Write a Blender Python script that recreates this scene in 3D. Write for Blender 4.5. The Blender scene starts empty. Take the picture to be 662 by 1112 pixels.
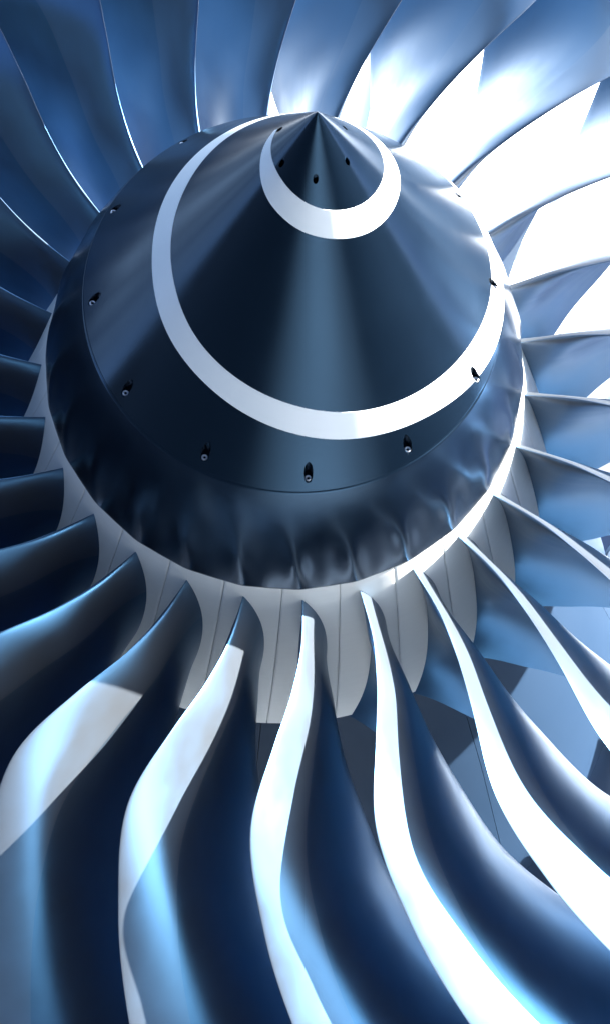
import bpy, bmesh, math, random
from mathutils import Vector, Matrix
import numpy as np
random.seed(7)
S = 0.45                      # hub radius in metres; everything below is laid out in hub radii
D2R = math.pi / 180
scene = bpy.context.scene

# ------------------------------------------------------------------ camera
cam_d = bpy.data.cameras.new('camera')
cam = bpy.data.objects.new('camera', cam_d)
scene.collection.objects.link(cam)
R = Matrix(((0.9959, 0.0819, 0.0372), (-0.0589, 0.9065, -0.4181), (-0.0679, 0.4142, 0.9076)))
right, fwd, up = R.col[0].normalized(), R.col[1].normalized(), None
right = (right - right.dot(fwd) * fwd).normalized()
up = right.cross(fwd)
M = Matrix((right, up, -fwd)).transposed().to_4x4()
M.translation = Vector((-2.39017, -26.9506, -12.9599)) * S
cam.matrix_world = M
cam_d.sensor_fit = 'VERTICAL'
cam_d.sensor_height = 24
cam_d.lens = 24 * math.exp(8.95543071) / 1112
cam_d.clip_start = 0.1
cam_d.clip_end = 6000
scene.camera = cam

# ------------------------------------------------------------------ light
SUN = Vector((0.8639, -0.3164, 0.3918)).normalized()
sun_el = math.asin(SUN.z)
sun_az = math.atan2(SUN.x, SUN.y)
sd = bpy.data.lights.new('sun', 'SUN')
sd.energy = 5.0
sd.angle = math.radians(0.55)
sd.color = (1.0, 0.985, 0.965)
so = bpy.data.objects.new('sun', sd)
so.rotation_euler = SUN.to_track_quat('Z', 'Y').to_euler()
scene.collection.objects.link(so)

world = bpy.data.worlds.new('World')
scene.world = world
world.use_nodes = True
wt = world.node_tree
wt.nodes.clear()


def wn(kind, **kw):
    n = wt.nodes.new(kind)
    for k, v in kw.items():
        setattr(n, k, v)
    return n


def wmath(op, a, b=None, c=None):
    n = wn('ShaderNodeMath', operation=op)
    for i, v in enumerate((a, b, c)):
        if v is None:
            continue
        if isinstance(v, (int, float)):
            n.inputs[i].default_value = v
        else:
            wt.links.new(v, n.inputs[i])
    return n.outputs[0]


def wstep(v, lo, hi):
    n = wn('ShaderNodeMapRange', interpolation_type='SMOOTHSTEP')
    wt.links.new(v, n.inputs[0])
    n.inputs[1].default_value, n.inputs[2].default_value = lo, hi
    return n.outputs[0]


def wmix(f, a, b):
    n = wn('ShaderNodeMix', data_type='RGBA')
    wt.links.new(f, n.inputs[0])
    for s, v in ((n.inputs[6], a), (n.inputs[7], b)):
        if isinstance(v, tuple):
            s.default_value = v
        else:
            wt.links.new(v, s)
    return n.outputs[2]


sky = wn('ShaderNodeTexSky', sky_type='NISHITA', sun_disc=False)
sky.sun_elevation = sun_el
sky.sun_rotation = sun_az
sky.air_density = 0.12
sky.dust_density = 0.15
sky.ozone_density = 1.2
tc = wn('ShaderNodeTexCoord')
sep = wn('ShaderNodeSeparateXYZ')
wt.links.new(tc.outputs['Generated'], sep.inputs[0])
nz = wn('ShaderNodeTexNoise')
wt.links.new(tc.outputs['Generated'], nz.inputs['Vector'])
nz.inputs['Scale'].default_value = 2.3
nz.inputs['Detail'].default_value = 5
nz.inputs['Roughness'].default_value = 0.5
nz2 = wn('ShaderNodeTexNoise')
wt.links.new(tc.outputs['Generated'], nz2.inputs['Vector'])
nz2.inputs['Scale'].default_value = 9
nz2.inputs['Detail'].default_value = 4
puff = wmath('ADD', wmath('MULTIPLY', nz.outputs[0], 0.30), wmath('MULTIPLY', nz2.outputs[0], 0.05))
# one deck of bright cloud whose lower edge lies about 25 degrees above the horizon
deck = wstep(wmath('ADD', sep.outputs['Z'], wmath('SUBTRACT', puff, 0.175)), 0.415, 0.46)
# towards the sun the deck is thick and glaring, away from it thin and broken
dotn = wn('ShaderNodeVectorMath', operation='DOT_PRODUCT')
wt.links.new(tc.outputs['Generated'], dotn.inputs[0])
dotn.inputs[1].default_value = (0.70, 0.35, 0.62)
glare = wstep(dotn.outputs['Value'], -0.35, 0.9)
hole = wstep(nz.outputs[0], 0.36, 0.60)
cov = wmath('MULTIPLY', deck, wmath('MAXIMUM', wmath('MULTIPLY', glare, 1.0), wmath('MULTIPLY', hole, 0.15)))
cloud = wmix(glare, (0.5, 1.2, 2.5, 1), (5.0, 6.6, 8.8, 1))
core = wn('ShaderNodeVectorMath', operation='DOT_PRODUCT')
wt.links.new(tc.outputs['Generated'], core.inputs[0])
core.inputs[1].default_value = (0.14, 0.86, 0.49)
cloud = wmix(wstep(core.outputs['Value'], 0.72, 1.0), cloud, (26.0, 27.0, 28.5, 1))
skyc = wmix(cov, sky.outputs[0], cloud)
# unseen bright bank opposite the sun, added for reflections in upper left blades
dot2 = wn('ShaderNodeVectorMath', operation='DOT_PRODUCT')
wt.links.new(tc.outputs['Generated'], dot2.inputs[0])
dot2.inputs[1].default_value = (-0.87, 0.34, 0.35)
bank = wmath('MULTIPLY', wstep(dot2.outputs['Value'], 0.87, 0.98), wstep(nz2.outputs[0], 0.38, 0.56))
skyc = wmix(wmath('MULTIPLY', bank, 0.85), skyc, (3.0, 4.3, 6.2, 1))
# glare round the sun
dot3 = wn('ShaderNodeVectorMath', operation='DOT_PRODUCT')
wt.links.new(tc.outputs['Generated'], dot3.inputs[0])
dot3.inputs[1].default_value = SUN
skyc = wmix(wstep(dot3.outputs['Value'], 0.91, 0.995), skyc, (40.0, 42.0, 44.0, 1))
bg = wn('ShaderNodeBackground')
wt.links.new(skyc, bg.inputs[0])
bg.inputs[1].default_value = 0.05
out = wn('ShaderNodeOutputWorld')
wt.links.new(bg.outputs[0], out.inputs[0])

scene.view_settings.view_transform = 'Standard'
scene.view_settings.look = 'None'
scene.view_settings.exposure = 3.1
scene.view_settings.gamma = 1.0
scene.view_settings.use_curve_mapping = False
scene.cycles.max_bounces = 8
scene.cycles.use_denoising = True


# ------------------------------------------------------------------ helpers
def material(name, base, rough=0.4, metal=0.0, coat=0.0, coat_rough=0.1, spec=0.5,
             var=0.0, var_scale=8.0, rough_var=0.0, bump=0.0, bump_scale=200.0, stretch=(1, 1, 1), tint=None):
    m = bpy.data.materials.new(name)
    m.use_nodes = True
    t = m.node_tree
    b = t.nodes['Principled BSDF']
    b.inputs['Base Color'].default_value = (*base, 1)
    b.inputs['Roughness'].default_value = rough
    b.inputs['Metallic'].default_value = metal
    b.inputs['Coat Weight'].default_value = coat
    b.inputs['Coat Roughness'].default_value = coat_rough
    b.inputs['Specular IOR Level'].default_value = spec
    if tint:
        b.inputs['Specular Tint'].default_value = (*tint, 1)
    tcn = t.nodes.new('ShaderNodeTexCoord')
    mp = t.nodes.new('ShaderNodeMapping')
    mp.inputs['Scale'].default_value = stretch
    t.links.new(tcn.outputs['Object'], mp.inputs[0])
    if var or rough_var:
        n = t.nodes.new('ShaderNodeTexNoise')
        n.inputs['Scale'].default_value = var_scale
        n.inputs['Detail'].default_value = 3
        n.inputs['Roughness'].default_value = 0.5
        t.links.new(mp.outputs[0], n.inputs['Vector'])
        if var:
            mx = t.nodes.new('ShaderNodeMix')
            mx.data_type = 'RGBA'
            mx.inputs[6].default_value = (*[c * (1 - var) for c in base], 1)
            mx.inputs[7].default_value = (*[min(1, c * (1 + var)) for c in base], 1)
            t.links.new(n.outputs[0], mx.inputs[0])
            t.links.new(mx.outputs[2], b.inputs['Base Color'])
        if rough_var:
            r = t.nodes.new('ShaderNodeMapRange')
            r.inputs[1].default_value, r.inputs[2].default_value = 0.3, 0.7
            r.inputs[3].default_value, r.inputs[4].default_value = max(0.02, rough - rough_var), rough + rough_var
            t.links.new(n.outputs[0], r.inputs[0])
            t.links.new(r.outputs[0], b.inputs['Roughness'])
    if bump:
        n2 = t.nodes.new('ShaderNodeTexNoise')
        n2.inputs['Scale'].default_value = bump_scale
        n2.inputs['Detail'].default_value = 3
        t.links.new(mp.outputs[0], n2.inputs['Vector'])
        bp = t.nodes.new('ShaderNodeBump')
        bp.inputs['Strength'].default_value = bump
        bp.inputs['Distance'].default_value = 0.0005
        t.links.new(n2.outputs[0], bp.inputs['Height'])
        t.links.new(bp.outputs[0], b.inputs['Normal'])
    return m


M_black = material('satin_black_paint', (0.0015, 0.004, 0.008), rough=0.21, spec=0.55, tint=(0.26, 0.60, 1.0),
                   rough_var=0.04, var=0.15, var_scale=5, bump=0.06, bump_scale=500)
def blade_metal(name, share, base, rough, matte):
    m = material(name, base, rough=rough, metal=1.0, rough_var=0.03, var=0.12,
                 var_scale=14, stretch=(1, 2.2, 1))
    t = m.node_tree
    d = t.nodes.new('ShaderNodeBsdfDiffuse')
    d.inputs[0].default_value = (*matte, 1)
    x = t.nodes.new('ShaderNodeMixShader')
    x.inputs[0].default_value = share
    t.links.new(t.nodes['Principled BSDF'].outputs[0], x.inputs[1])
    t.links.new(d.outputs[0], x.inputs[2])
    t.links.new(x.outputs[0], t.nodes['Material Output'].inputs[0])
    return m


M_blade = blade_metal('dark_satin_titanium', 0.046, (0.040, 0.120, 0.220), 0.31, (0.50, 0.58, 0.66))
M_edge = blade_metal('sunlit_strip_titanium', 0.078, (0.044, 0.120, 0.215), 0.315, (0.62, 0.65, 0.68))  # same blade metal, made more diffuse so the sunlit strip turns white
M_fair = material('satin_black_fairing', (0.002, 0.004, 0.008), rough=0.22, spec=0.75, tint=(0.30, 0.62, 1.0),
                  rough_var=0.03)
M_plat = material('platform_paint', (0.88, 0.87, 0.81), rough=0.35, coat=0.2, coat_rough=0.2, var=0.03,
                  var_scale=20, bump=0.25, bump_scale=160, stretch=(1, 9, 1))
M_white = material('white_marking_paint', (0.87, 0.91, 0.91), rough=0.35, var=0.02, var_scale=12)
M_bolt = material('zinc_bolt', (0.85, 0.86, 0.88), rough=0.42, metal=1.0)
M_dark = material('shadow_gap_sealant', (0.006, 0.008, 0.012), rough=0.7)
M_disc = material('grey_blue_casting', (0.05, 0.08, 0.13), rough=0.5, var=0.1)
M_asphalt = material('blue_glint_asphalt', (0.018, 0.022, 0.030), rough=0.44, spec=0.055, tint=(0.3, 0.65, 1.0), var=0.25, var_scale=0.3, rough_var=0.08)  # specular tinted blue to put a blue glow into the blade reflections
M_ground = material('concrete_apron', (0.24, 0.25, 0.26), rough=0.85, var=0.2, var_scale=0.15)
_t = M_asphalt.node_tree
_b = _t.nodes['Principled BSDF']
_g = _t.nodes.new('ShaderNodeNewGeometry')
_s = _t.nodes.new('ShaderNodeSeparateXYZ')
_t.links.new(_g.outputs['Position'], _s.inputs[0])
_n = _t.nodes.new('ShaderNodeTexNoise')
_n.inputs['Scale'].default_value = 0.35
_n.inputs['Detail'].default_value = 1.5
_t.links.new(_g.outputs['Position'], _n.inputs['Vector'])
_x = _t.nodes.new('ShaderNodeMath'); _x.operation = 'SUBTRACT'; _x.inputs[1].default_value = 1.6
_t.links.new(_s.outputs['X'], _x.inputs[0])
_a = _t.nodes.new('ShaderNodeMath'); _a.operation = 'ABSOLUTE'
_t.links.new(_x.outputs[0], _a.inputs[0])
_w = _t.nodes.new('ShaderNodeMath'); _w.operation = 'MULTIPLY_ADD'; _w.inputs[1].default_value = 3.0
_y = _t.nodes.new('ShaderNodeMath'); _y.operation = 'SUBTRACT'; _y.inputs[1].default_value = 1.2
_t.links.new(_s.outputs['Y'], _y.inputs[0])
_ya = _t.nodes.new('ShaderNodeMath'); _ya.operation = 'ABSOLUTE'
_t.links.new(_y.outputs[0], _ya.inputs[0])
_mxx = _t.nodes.new('ShaderNodeMath'); _mxx.operation = 'MAXIMUM'
_t.links.new(_a.outputs[0], _mxx.inputs[0]); _t.links.new(_ya.outputs[0], _mxx.inputs[1])
_t.links.new(_n.outputs[0], _w.inputs[0]); _t.links.new(_mxx.outputs[0], _w.inputs[2])
_r = _t.nodes.new('ShaderNodeMapRange'); _r.interpolation_type = 'SMOOTHSTEP'
_r.inputs[1].default_value = 6.3; _r.inputs[2].default_value = 1.2
_t.links.new(_w.outputs[0], _r.inputs[0])
# ground gloss, added for glints on the blades, fades out with distance
_l = _t.nodes.new('ShaderNodeVectorMath'); _l.operation = 'LENGTH'
_t.links.new(_g.outputs['Position'], _l.inputs[0])
_f = _t.nodes.new('ShaderNodeMapRange'); _f.interpolation_type = 'SMOOTHSTEP'
_f.inputs[1].default_value = 22; _f.inputs[2].default_value = 55
_f.inputs[3].default_value = 0.13; _f.inputs[4].default_value = 0.0
_t.links.new(_l.outputs['Value'], _f.inputs[0])
_t.links.new(_f.outputs[0], _b.inputs['Specular IOR Level'])
_old = _b.inputs['Base Color'].links[0].from_socket
_mx = _t.nodes.new('ShaderNodeMix'); _mx.data_type = 'RGBA'
_mx.inputs[7].default_value = (0.58, 0.60, 0.62, 1)   # pale reflector patch, added out of view to brighten platforms and cone
_t.links.new(_r.outputs[0], _mx.inputs[0]); _t.links.new(_old, _mx.inputs[6])
_t.links.new(_mx.outputs[2], _b.inputs['Base Color'])
M_vane = material('pale_vane_paint', (0.42, 0.50, 0.60), rough=0.5, var=0.04, var_scale=4)
M_cowl = material('blue_grey_cowl_paint', (0.014, 0.030, 0.056), spec=0.15, rough=0.5, var=0.08, var_scale=3, rough_var=0.05)


def mesh_obj(name, verts, faces, mat, parent=None, smooth=True, scale=True):
    me = bpy.data.meshes.new(name)
    v = np.asarray(verts, dtype=float) * (S if scale else 1)
    me.from_pydata(v.tolist(), [], [list(map(int, f)) for f in faces])
    me.materials.append(mat)
    if smooth:
        me.polygons.foreach_set('use_smooth', [True] * len(me.polygons))
    me.update()
    o = bpy.data.objects.new(name, me)
    scene.collection.objects.link(o)
    if parent:
        o.parent = parent
    return o


def grid_faces(n, m, wrap_u=False, wrap_v=False, flip=False):
    f = []
    for i in range(n if wrap_u else n - 1):
        for j in range(m if wrap_v else m - 1):
            a, b = i * m + j, ((i + 1) % n) * m + j
            c, d = ((i + 1) % n) * m + (j + 1) % m, i * m + (j + 1) % m
            f.append((a, d, c, b) if flip else (a, b, c, d))
    return f


def cyl(r, a, y):
    return np.stack([r * np.sin(a), y + 0 * a, r * np.cos(a)], -1)


# ------------------------------------------------------------------ the fan rotor
fan = bpy.data.objects.new('jet_engine_fan', None)
fan.empty_display_size = 0.3
scene.collection.objects.link(fan)
fan['label'] = 'jet engine fan with white spiral on its pointed black nose cone and curved metal blades'
fan['category'] = 'engine fan'

NB = 26
PITCH = 2 * math.pi / NB
BLADE0 = -1.21756
SEAM0 = BLADE0 + 0.3458 * PITCH
TIP_Y, SLOPE = -2.345, 0.8665 / (2.345 - 0.6814)
R_SEAM, Y_SEAM = 0.8665, -0.6814
BOLT_R, BOLT_A0 = 0.822, -0.52597
TB_R, TB_A0 = 0.149, -1.040

# nose cone: one skin whose screw holes are drilled along the engine axis
def nose_cone():
    hole, thole = 0.0180, 0.0105
    base = list(np.linspace(0, 2 * math.pi, 361)[:-1])
    al = set(round(x, 6) for x in base)
    for k in range(12):
        c = BOLT_A0 - k * math.pi / 6
        for d in np.linspace(-1.35, 1.35, 31):
            al.add(round((c + d * hole / BOLT_R) % (2 * math.pi), 6))
    for k in range(6):
        c = TB_A0 - k * math.pi / 3
        for d in np.linspace(-1.35, 1.35, 25):
            al.add(round((c + d * thole / TB_R) % (2 * math.pi), 6))
    al = np.array(sorted(al))
    al = al[np.concatenate([[True], np.diff(al) > 1e-5])]
    rs = np.concatenate([np.linspace(0.0015, 0.02, 8), np.linspace(0.03, TB_R - thole * 1.4, 14),
                         np.linspace(TB_R - thole * 1.3, TB_R + thole * 1.3, 26),
                         np.linspace(TB_R + thole * 1.6, BOLT_R - hole * 1.9, 60),
                         np.linspace(BOLT_R - hole * 1.75, BOLT_R + hole * 1.75, 48),
                         np.linspace(BOLT_R + hole * 1.9, R_SEAM - 0.004, 6)])
    A, Q = np.meshgrid(al, rs, indexing='ij')
    Y = TIP_Y + Q / SLOPE
    # soften the very tip
    Y = np.where(Q < 0.02, TIP_Y + (np.sqrt(Q ** 2 + 0.004 ** 2) - 0.0) / SLOPE, Y)
    X, Z = Q * np.sin(A), Q * np.cos(A)
    for k in range(12):
        c = BOLT_A0 - k * math.pi / 6
        er = (X * math.sin(c) + Z * math.cos(c) - BOLT_R) / 1.35
        et = X * math.cos(c) - Z * math.sin(c)
        Y = np.where(np.hypot(er, et) < hole, TIP_Y + (BOLT_R + hole) / SLOPE + 0.009, Y)
    for k in range(6):
        c = TB_A0 - k * math.pi / 3
        d = np.hypot(X - TB_R * math.sin(c), Z - TB_R * math.cos(c))
        Y = np.where(d < thole, TIP_Y + (TB_R + thole) / SLOPE + 0.05, Y)
    V = np.stack([X, Y, Z], -1)
    # rolled lip at the aft edge
    lip = []
    for dr, dy in ((-0.002, 0.0), (0.0, 0.002), (-0.0006, 0.0045), (-0.004, 0.006), (-0.02, 0.006)):
        lip.append(cyl(R_SEAM + dr, al, Y_SEAM + dy))
    V = np.concatenate([V, np.stack(lip, 1)], 1)
    n, m = V.shape[:2]
    vs = V.reshape(-1, 3)
    fs = grid_faces(n, m, wrap_u=True)
    tip = len(vs)
    vs = np.concatenate([vs, [[0, TIP_Y + 0.004 / SLOPE - 0.0035, 0]]])
    fs += [(tip, ((i + 1) % n) * m, i * m) for i in range(n)]
    return mesh_obj('nose_cone', vs, fs, M_black, fan)


cone = nose_cone()


def sharp_by_angle(o, deg):
    bm = bmesh.new()
    bm.from_mesh(o.data)
    for e in bm.edges:
        if len(e.link_faces) == 2 and e.calc_face_angle(0) > math.radians(deg):
            e.smooth = False
    bm.to_mesh(o.data)
    bm.free()


def recalc(o):
    bm = bmesh.new()
    bm.from_mesh(o.data)
    bmesh.ops.recalc_face_normals(bm, faces=bm.faces)
    bm.to_mesh(o.data)
    bm.free()


recalc(cone)
sharp_by_angle(cone, 35)

# the painted spiral: distance from the tip (along the axis) against turn angle, degrees
SO = np.array([(0, .325), (16, .367), (39, .394), (58, .424), (74, .45), (93, .476), (111, .509), (129, .537), (143, .562),
               (159, .594), (175, .625), (193, .658), (213, .705), (232, .764), (250, .825), (275, .89), (300, .945),
               (330, 1.02), (365, 1.10), (383, 1.13), (400.5, 1.165), (415.6, 1.216), (427.5, 1.252), (441.5, 1.285),
               (456.5, 1.33), (470.5, 1.375), (485.4, 1.42), (496, 1.45), (511.7, 1.488), (529, 1.535), (541, 1.588),
               (553, 1.628), (562, 1.655), (578, 1.68), (589, 1.69), (600, 1.69), (620, 1.68)])
SI = np.array([(0, .310), (22, .316), (53, .322), (73.5, .334), (98, .364), (117.6, .395), (134, .421), (149, .444),
               (168.6, .478), (191.7, .519), (209.7, .557), (230, .612), (247, .67), (275, .735), (300, .79), (330, .855),
               (368, .935), (385, .986), (401, 1.036), (415.6, 1.08), (432, 1.143), (450.7, 1.196), (469, 1.247),
               (485, 1.293), (497, 1.330), (514, 1.37), (534, 1.418), (553, 1.475), (566, 1.53), (576, 1.565),
               (585, 1.59), (600, 1.625), (620, 1.677)])


def spiral():
    ph = np.linspace(0, 620, 900)
    k = np.ones(31) / 31
    def sm(t):
        y = np.interp(ph, t[:, 0], t[:, 1])
        return np.convolve(np.pad(y, 15, mode='edge'), k, 'valid')
    o_, i_ = sm(SO), sm(SI)
    o_ = np.maximum(o_, i_ + 0.002)
    al = (-56 - ph) * D2R
    cols = []
    for t in (-0.001, 0, .25, .5, .75, 1, 1.001):
        d = i_ + (o_ - i_) * min(max(t, 0), 1)
        lift = 0.0009 if 0 <= t <= 1 else -0.001
        d = d + (t if t < 0 else (t - 1 if t > 1 else 0))
        cols.append(np.stack([(d * SLOPE + lift) * np.sin(al), TIP_Y + d - 0.5 * lift, (d * SLOPE + lift) * np.cos(al)], -1))
    V = np.stack(cols, 1)
    n, m = V.shape[:2]
    # a marking runs across the drilled holes only where there is skin: leave those cells out
    fs = []
    C = 0.25 * (V[:-1, :-1] + V[1:, :-1] + V[1:, 1:] + V[:-1, 1:])
    holes = [(BOLT_R * math.sin(BOLT_A0 - q * math.pi / 6), BOLT_R * math.cos(BOLT_A0 - q * math.pi / 6)) for q in range(12)]
    return V, holes


def spiral_obj():
    V, holes = spiral()
    # refine across so holes can be cut cleanly
    n = V.shape[0]
    inner, outer = V[:, 1], V[:, 5]
    al = np.arctan2(inner[:, 0], inner[:, 2])
    m = 40
    rows = [V[:, 0]]
    for j in range(m + 1):
        rows.append(inner + (outer - inner) * j / m)
    rows.append(V[:, 6])
    W = np.stack(rows, 1)
    # finer in angle
    idx = np.linspace(0, n - 1, 2400)
    i0 = np.clip(idx.astype(int), 0, n - 2)
    f = (idx - i0)[:, None, None]
    rad = np.hypot(W[..., 0], W[..., 2])
    ang = np.unwrap(np.arctan2(W[..., 0], W[..., 2]), axis=0)
    rad = rad[i0] * (1 - f[..., 0]) + rad[i0 + 1] * f[..., 0]
    ang = ang[i0] * (1 - f[..., 0]) + ang[i0 + 1] * f[..., 0]
    yy = W[i0, :, 1] * (1 - f[..., 0]) + W[i0 + 1, :, 1] * f[..., 0]
    W = np.stack([rad * np.sin(ang), yy, rad * np.cos(ang)], -1)
    C = 0.25 * (W[:-1, :-1] + W[1:, :-1] + W[1:, 1:] + W[:-1, 1:])
    skip = np.zeros(C.shape[:2], bool)
    for hx, hz in holes:
        cs, cc = hx / BOLT_R, hz / BOLT_R
        skip |= np.hypot((C[..., 0] * cs + C[..., 2] * cc - BOLT_R) / 1.35, C[..., 0] * cc - C[..., 2] * cs) < 0.0186
    nn, mm = W.shape[:2]
    fs = [(i * mm + j, (i + 1) * mm + j, (i + 1) * mm + j + 1, i * mm + j + 1)
          for i in range(nn - 1) for j in range(mm - 1) if not skip[i, j]]
    o = mesh_obj('painted_spiral', W.reshape(-1, 3), fs, M_white, cone)
    recalc(o)
    return o


spiral_obj()


def bolt_mesh():
    # socket head screw, axis along -Y, head face at y=0
    n = 24
    prof = [(0.0, 0.008), (0.0055, 0.008), (0.0060, 0.0005), (0.0074, -0.0005), (0.0112, -0.0005), (0.0128, 0.001), (0.0130, 0.012),
            (0.0160, 0.0125), (0.0162, 0.0155)]
    a = np.linspace(0, 2 * math.pi, n, endpoint=False)
    V = np.stack([cyl(r, a, y) for r, y in prof[1:]], 1)
    vs = V.reshape(-1, 3)
    m = V.shape[1]
    fs = grid_faces(n, m, wrap_u=True)
    fs.append([i * m for i in range(n)][::-1])
    return vs, fs


bv, bf = bolt_mesh()
first = None
for k in range(12):
    c = BOLT_A0 - k * math.pi / 6
    if first is None:
        first = mesh_obj('bolt', bv, bf, M_bolt, cone)
        recalc(first)
        sharp_by_angle(first, 40)
        b = first
    else:
        b = first.copy()
        scene.collection.objects.link(b)
    rb = BOLT_R + 0.005
    b.location = Vector((rb * math.sin(c), TIP_Y + (BOLT_R + 0.0180) / SLOPE + 0.002, rb * math.cos(c))) * S


# aft fairing with a ridge running up to every blade root
def fairing():
    nu, nv = NB * 40, 60
    al = np.linspace(0, 2 * math.pi, nu, endpoint=False)
    u = np.linspace(0, 1, nv) ** 0.9
    A, U = np.meshgrid(al, u, indexing='ij')
    r = 0.8595 + 0.6814 * (0.406 * U - 0.203 * U ** 2) + 0.0015
    ph = (A - BLADE0) / PITCH - 0.05 - 0.36 * (1 - U)
    c = 0.5 + 0.5 * np.cos(2 * math.pi * ph)
    def step(x):
        x = np.clip(x, 0, 1)
        return x * x * (3 - 2 * x)
    amp = step((U - 0.25) / 0.5) * (1 - 0.65 * step((U - 0.6) / 0.4))
    ridge = 0.0120 * amp * (c ** 2.2 - 0.36)
    # flat scallops between the ridges
    r = r + ridge
    Y = Y_SEAM + 0.0085 + (0.6814 - 0.016) * U
    V = np.stack([r * np.sin(A), Y, r * np.cos(A)], -1)
    lead = [cyl(np.full(nu, 0.84), al, Y_SEAM + 0.012), cyl(np.full(nu, 0.8575), al, Y_SEAM + 0.0082)]
    trail = [V[:, -1] * np.array([0.997, 1, 0.997]) + np.array([0, 0.004, 0]), cyl(np.full(nu, 0.95), al, 0.0)]
    V = np.concatenate([np.stack(lead, 1), V, np.stack(trail, 1)], 1)
    o = mesh_obj('spinner_fairing', V.reshape(-1, 3), grid_faces(nu, V.shape[1], wrap_u=True), M_fair, fan)
    recalc(o)
    return o


fairing()

# dark drum under the platforms
al = np.linspace(0, 2 * math.pi, 156, endpoint=False)
prof = [(0.80, -0.02), (0.965, -0.004), (0.972, 0.02), (1.185, 0.86), (1.165, 0.93), (0.4, 0.94)]
V = np.stack([cyl(np.full(156, r), al, y) for r, y in prof], 1)
drum = mesh_obj('fan_disc', V.reshape(-1, 3), grid_faces(156, len(prof), wrap_u=True), M_disc, fan)
recalc(drum)

# platforms, one per blade, butting along straight seams
def hub_r(y):
    return 1.0 + 0.2432 * y + 0.0074 * y * y


def platform_mesh():
    gap = 0.0011
    nu, nv = 25, 26
    ys = np.linspace(-0.004, 0.888, nv)
    rows = []
    for y in ys:
        r = float(hub_r(y))
        skew = -0.0067 * y + 0.0222 * y * y
        a0, a1 = 0 + gap / r, PITCH - gap / r
        a = np.concatenate([[a0], np.linspace(a0 + 0.0015, a1 - 0.0015, nu - 2), [a1]]) + skew
        rr = np.full(nu, r)
        rr[0] -= 0.0012
        rr[-1] -= 0.0012
        rows.append(cyl(rr, a, y))
    V = np.stack(rows, 0)
    def ring(src, dr, dy=0.0):
        rad = np.hypot(src[..., 0], src[..., 2])
        sc = ((rad + dr) / rad)[..., None]
        return src * np.concatenate([sc, np.ones_like(sc), sc], -1) + np.array([0, dy, 0])
    bot = ring(V, -0.022)
    V0 = ring(V[0], -0.0015, -0.0025)
    V = np.concatenate([V0[None], V], 0)
    bot = np.concatenate([ring(V0, -0.0225)[None], bot], 0)
    n, m = V.shape[:2]
    vs = np.concatenate([V.reshape(-1, 3), bot.reshape(-1, 3)])
    fs = grid_faces(n, m)
    o = n * m
    fs += [tuple(reversed([x + o for x in f])) for f in grid_faces(n, m)]
    for j in range(m - 1):
        fs.append((j, j + 1, o + j + 1, o + j))
        b0 = (n - 1) * m
        fs.append((b0 + j + 1, b0 + j, o + b0 + j, o + b0 + j + 1))
    for i in range(n - 1):
        fs.append(((i + 1) * m, i * m, o + i * m, o + (i + 1) * m))
        fs.append((i * m + m - 1, (i + 1) * m + m - 1, o + (i + 1) * m + m - 1, o + i * m + m - 1))
    return vs, fs


pv, pf = platform_mesh()
p0 = mesh_obj('platform', pv, pf, M_plat, fan)
recalc(p0)
sharp_by_angle(p0, 50)
for k in range(NB):
    p = p0 if k == 0 else p0.copy()
    if k:
        scene.collection.objects.link(p)
    p.rotation_euler = (0, SEAM0 + k * PITCH, 0)

# ------------------------------------------------------------------ blades
KR = np.array([1.0, 1.22, 1.45, 1.75, 2.1, 2.5, 2.95])
K = dict(
    aL=[-0.0035, 0.0156, 0.0523, 0.1045, 0.1427, 0.1053, 0.0389],
    yL=[0.0700, 0.0276, -0.0191, -0.0965, -0.0934, 0.1013, 0.3248],
    aT=[0.2492, 0.0444, -0.0768, -0.1533, -0.1999, -0.2507, -0.2935],
    yT=[1.0726, 0.9005, 0.9205, 0.9357, 0.9111, 0.8499, 0.8363],
    cb=[0.2201, 0.1382, 0.1107, 0.0806, 0.0608, 0.0422, 0.0156],
    th=[0.1025, 0.1924, 0.0821, 0.0632, 0.0484, 0.0370, 0.0289],
    sk=[0.2220, -0.4178, 0.0595, -0.2407, 0.1013, 0.3235, 0.3475])


def interp(r, kn):
    r = np.asarray(r, float)
    x, y = KR, np.asarray(kn)
    m = np.gradient(y, x)
    over, under = np.clip(r - x[-1], 0, None), np.clip(r - x[0], None, 0)
    r = np.clip(r, x[0], x[-1])
    i = np.clip(np.searchsorted(x, r) - 1, 0, len(x) - 2)
    h = x[i + 1] - x[i]
    t = (r - x[i]) / h
    return (2 * t**3 - 3 * t**2 + 1) * y[i] + (t**3 - 2 * t**2 + t) * h * m[i] + (-2 * t**3 + 3 * t**2) * y[i + 1] + (t**3 - t**2) * h * m[i + 1] + over * m[-1] + under * m[0]


def surf(r, s, side):
    g = {k: interp(r, v) for k, v in K.items()}
    u, w = (g['aT'] - g['aL']) * r, g['yT'] - g['yL']
    c = np.sqrt(u * u + w * w)
    tu, tw = u / c, w / c
    nu, nw = -tw, tu
    cm = g['cb'] * c * 4 * s * (1 - s) * (1 + g['sk'] * (1 - 2 * s))
    q = np.sqrt(np.clip(s, 0, 1))
    tk = g['th'] * c * (1.48 * q * (1 - s) + 0.25 * s * (1 - s) + 0.03 * q) * 0.775
    off = cm - side * tk / 2
    a = g['aL'] + (u * s + nu * off) / r
    y = g['yL'] + w * s + nw * off
    return np.stack([r * np.sin(a), y, r * np.cos(a)], -1)


R_IN, R_OUT, NR = 0.985, 3.40, 120
rr = np.linspace(R_IN, R_OUT, NR)
EDGE = np.interp(rr, KR, [0.17, 0.20, 0.21, 0.24, 0.25, 0.25, 0.28])


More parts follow.
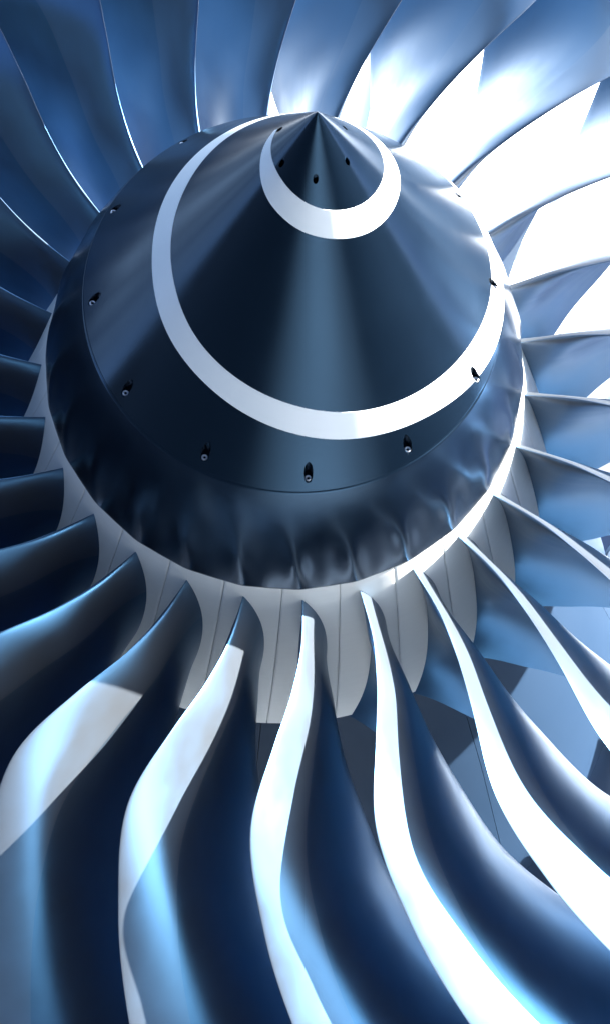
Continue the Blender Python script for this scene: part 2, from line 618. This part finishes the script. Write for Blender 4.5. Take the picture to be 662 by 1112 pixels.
def ring_section(fn):
    rows = []
    for r, q in zip(rr, EDGE):
        su, pr = fn(q)
        rows.append(np.concatenate([surf(np.full(len(su), r), su, -1), surf(np.full(len(pr), r), pr, 1)]))
    return np.stack(rows, 0)


lit_strip = ring_section(lambda q: (q * np.linspace(1, 0, 30) ** 1.7, 0.30 * q * np.linspace(0, 1, 14)[1:] ** 1.7))
body = ring_section(lambda q: (np.zeros(0), 0.30 * q + (1 - 0.30 * q) * np.linspace(0, 1, 36)))
back = ring_section(lambda q: (q + (1 - q) * np.linspace(1, 0, 44)[1:], np.zeros(0)))
body = np.concatenate([body, back], 1)
n1, m1 = body.shape[:2]
fb = grid_faces(n1, m1)
fb.append([(n1 - 1) * m1 + j for j in range(m1)])
blade0 = mesh_obj('fan_blade', body.reshape(-1, 3), fb, M_blade, fan)
n2, m2 = lit_strip.shape[:2]
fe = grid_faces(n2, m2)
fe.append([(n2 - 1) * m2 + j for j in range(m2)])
edge0 = mesh_obj('lightened_leading_edge', lit_strip.reshape(-1, 3), fe, M_edge, blade0)  # front strip of the blade, sunlit whiteness helped by its lighter material
for o in (blade0, edge0):
    sharp_by_angle(o, 70)
for k in range(NB):
    b = blade0 if k == 0 else blade0.copy()
    if k:
        scene.collection.objects.link(b)
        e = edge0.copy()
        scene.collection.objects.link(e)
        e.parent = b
    b.rotation_euler = (0, BLADE0 - k * PITCH, 0)

# ------------------------------------------------------------------ core cowl behind the fan
cowl = bpy.data.objects.new('core_cowl', None)
scene.collection.objects.link(cowl)
cowl['label'] = 'blue grey panelled engine casing seen between the blades behind the fan'
cowl['category'] = 'engine casing'


def cowl_r(y):
    return np.interp(y, [0.96, 1.3, 1.8, 2.4, 3.0, 4.0, 6.0], [1.14, 1.22, 1.42, 1.62, 1.74, 1.82, 1.82])


def cowl_panel(y0, y1, n_around):
    g = 0.0014
    ys = np.linspace(y0 + g, y1 - g, 12)
    rows, low = [], []
    for y in ys:
        r = float(cowl_r(y))
        aa = np.linspace(g / r, 2 * math.pi / n_around - g / r, 24)
        rows.append(cyl(np.full(24, r), aa, y))
        low.append(cyl(np.full(24, r - 0.03), aa, y))
    V, W = np.stack(rows, 0), np.stack(low, 0)
    n, m = V.shape[:2]
    vs = np.concatenate([V.reshape(-1, 3), W.reshape(-1, 3)])
    o = n * m
    fs = grid_faces(n, m) + [tuple(reversed([x + o for x in f])) for f in grid_faces(n, m)]
    for j in range(m - 1):
        b0 = (n - 1) * m
        fs += [(j, j + 1, o + j + 1, o + j), (b0 + j + 1, b0 + j, o + b0 + j, o + b0 + j + 1)]
    for i in range(n - 1):
        fs += [((i + 1) * m, i * m, o + i * m, o + (i + 1) * m), (i * m + m - 1, (i + 1) * m + m - 1, o + (i + 1) * m + m - 1, o + i * m + m - 1)]
    return vs, fs


for y0, y1, off in ((0.96, 2.7, 0.1), (2.7, 6.0, 0.35)):
    pv, pf = cowl_panel(y0, y1, 8)
    c0 = mesh_obj('cowl_panel', pv, pf, M_cowl, cowl)
    recalc(c0)
    sharp_by_angle(c0, 50)
    for k in range(8):
        c = c0 if k == 0 else c0.copy()
        if k:
            scene.collection.objects.link(c)
        c.rotation_euler = (0, off + k * math.pi / 4, 0)
_y = np.linspace(0.97, 6, 20)
V = np.stack([cyl(np.full(96, float(cowl_r(y)) - 0.028), np.linspace(0, 2 * math.pi, 96, endpoint=False), y) for y in _y], 1)
liner = mesh_obj('inner_casing', V.reshape(-1, 3), grid_faces(96, 20, wrap_u=True), M_dark, cowl)
recalc(liner)

# ------------------------------------------------------------------ outlet guide vanes, far behind the blades
ogv = bpy.data.objects.new('outlet_guide_vanes', None)
scene.collection.objects.link(ogv)
ogv['label'] = 'ring of pale guide vanes showing in the bright gaps behind the right hand blades'
ogv['category'] = 'guide vanes'


def vane_mesh():
    rs = np.linspace(1.70, 3.9, 14)
    s_ = np.concatenate([np.linspace(1, 0, 12), np.linspace(0, 1, 12)[1:-1]])
    sd_ = np.array([-1] * 12 + [1] * 10)
    rows = []
    for r in rs:
        ch, lean = 0.42 + 0.05 * (r - 1.7), 0.05 * (r - 1.7)
        th = 0.10 * ch * (1.48 * np.sqrt(s_) * (1 - s_) + 0.05 * s_) * 0.8
        yy = 2.55 + lean + ch * s_
        tt = 0.16 * ch * (1 - s_) ** 2 + sd_ * th / 2
        rows.append(cyl(np.full(len(s_), r), tt / r, yy))
    V = np.stack(rows, 0)
    n, m = V.shape[:2]
    fs = grid_faces(n, m, wrap_v=True)
    fs += [[j for j in range(m)], [(n - 1) * m + j for j in range(m)]]
    return V.reshape(-1, 3), fs


vv_, vf_ = vane_mesh()
v0 = mesh_obj('vane', vv_, vf_, M_vane, ogv)
recalc(v0)
sharp_by_angle(v0, 60)
NVANE = 34
for k in range(NVANE):
    o = v0 if k == 0 else v0.copy()
    if k:
        scene.collection.objects.link(o)
    o.rotation_euler = (0, 0.06 + k * 2 * math.pi / NVANE, 0)

# ------------------------------------------------------------------ ground far below
def sheet(name, x0, x1, y0, y1, z, mat):
    o = mesh_obj(name, [(x0, y0, z), (x1, y0, z), (x1, y1, z), (x0, y1, z)], [(0, 1, 2, 3)], mat, None, smooth=False, scale=False)
    o['kind'] = 'structure'
    return o


sheet('ground', -2500, 2500, -2500, 2500, -8, M_asphalt)
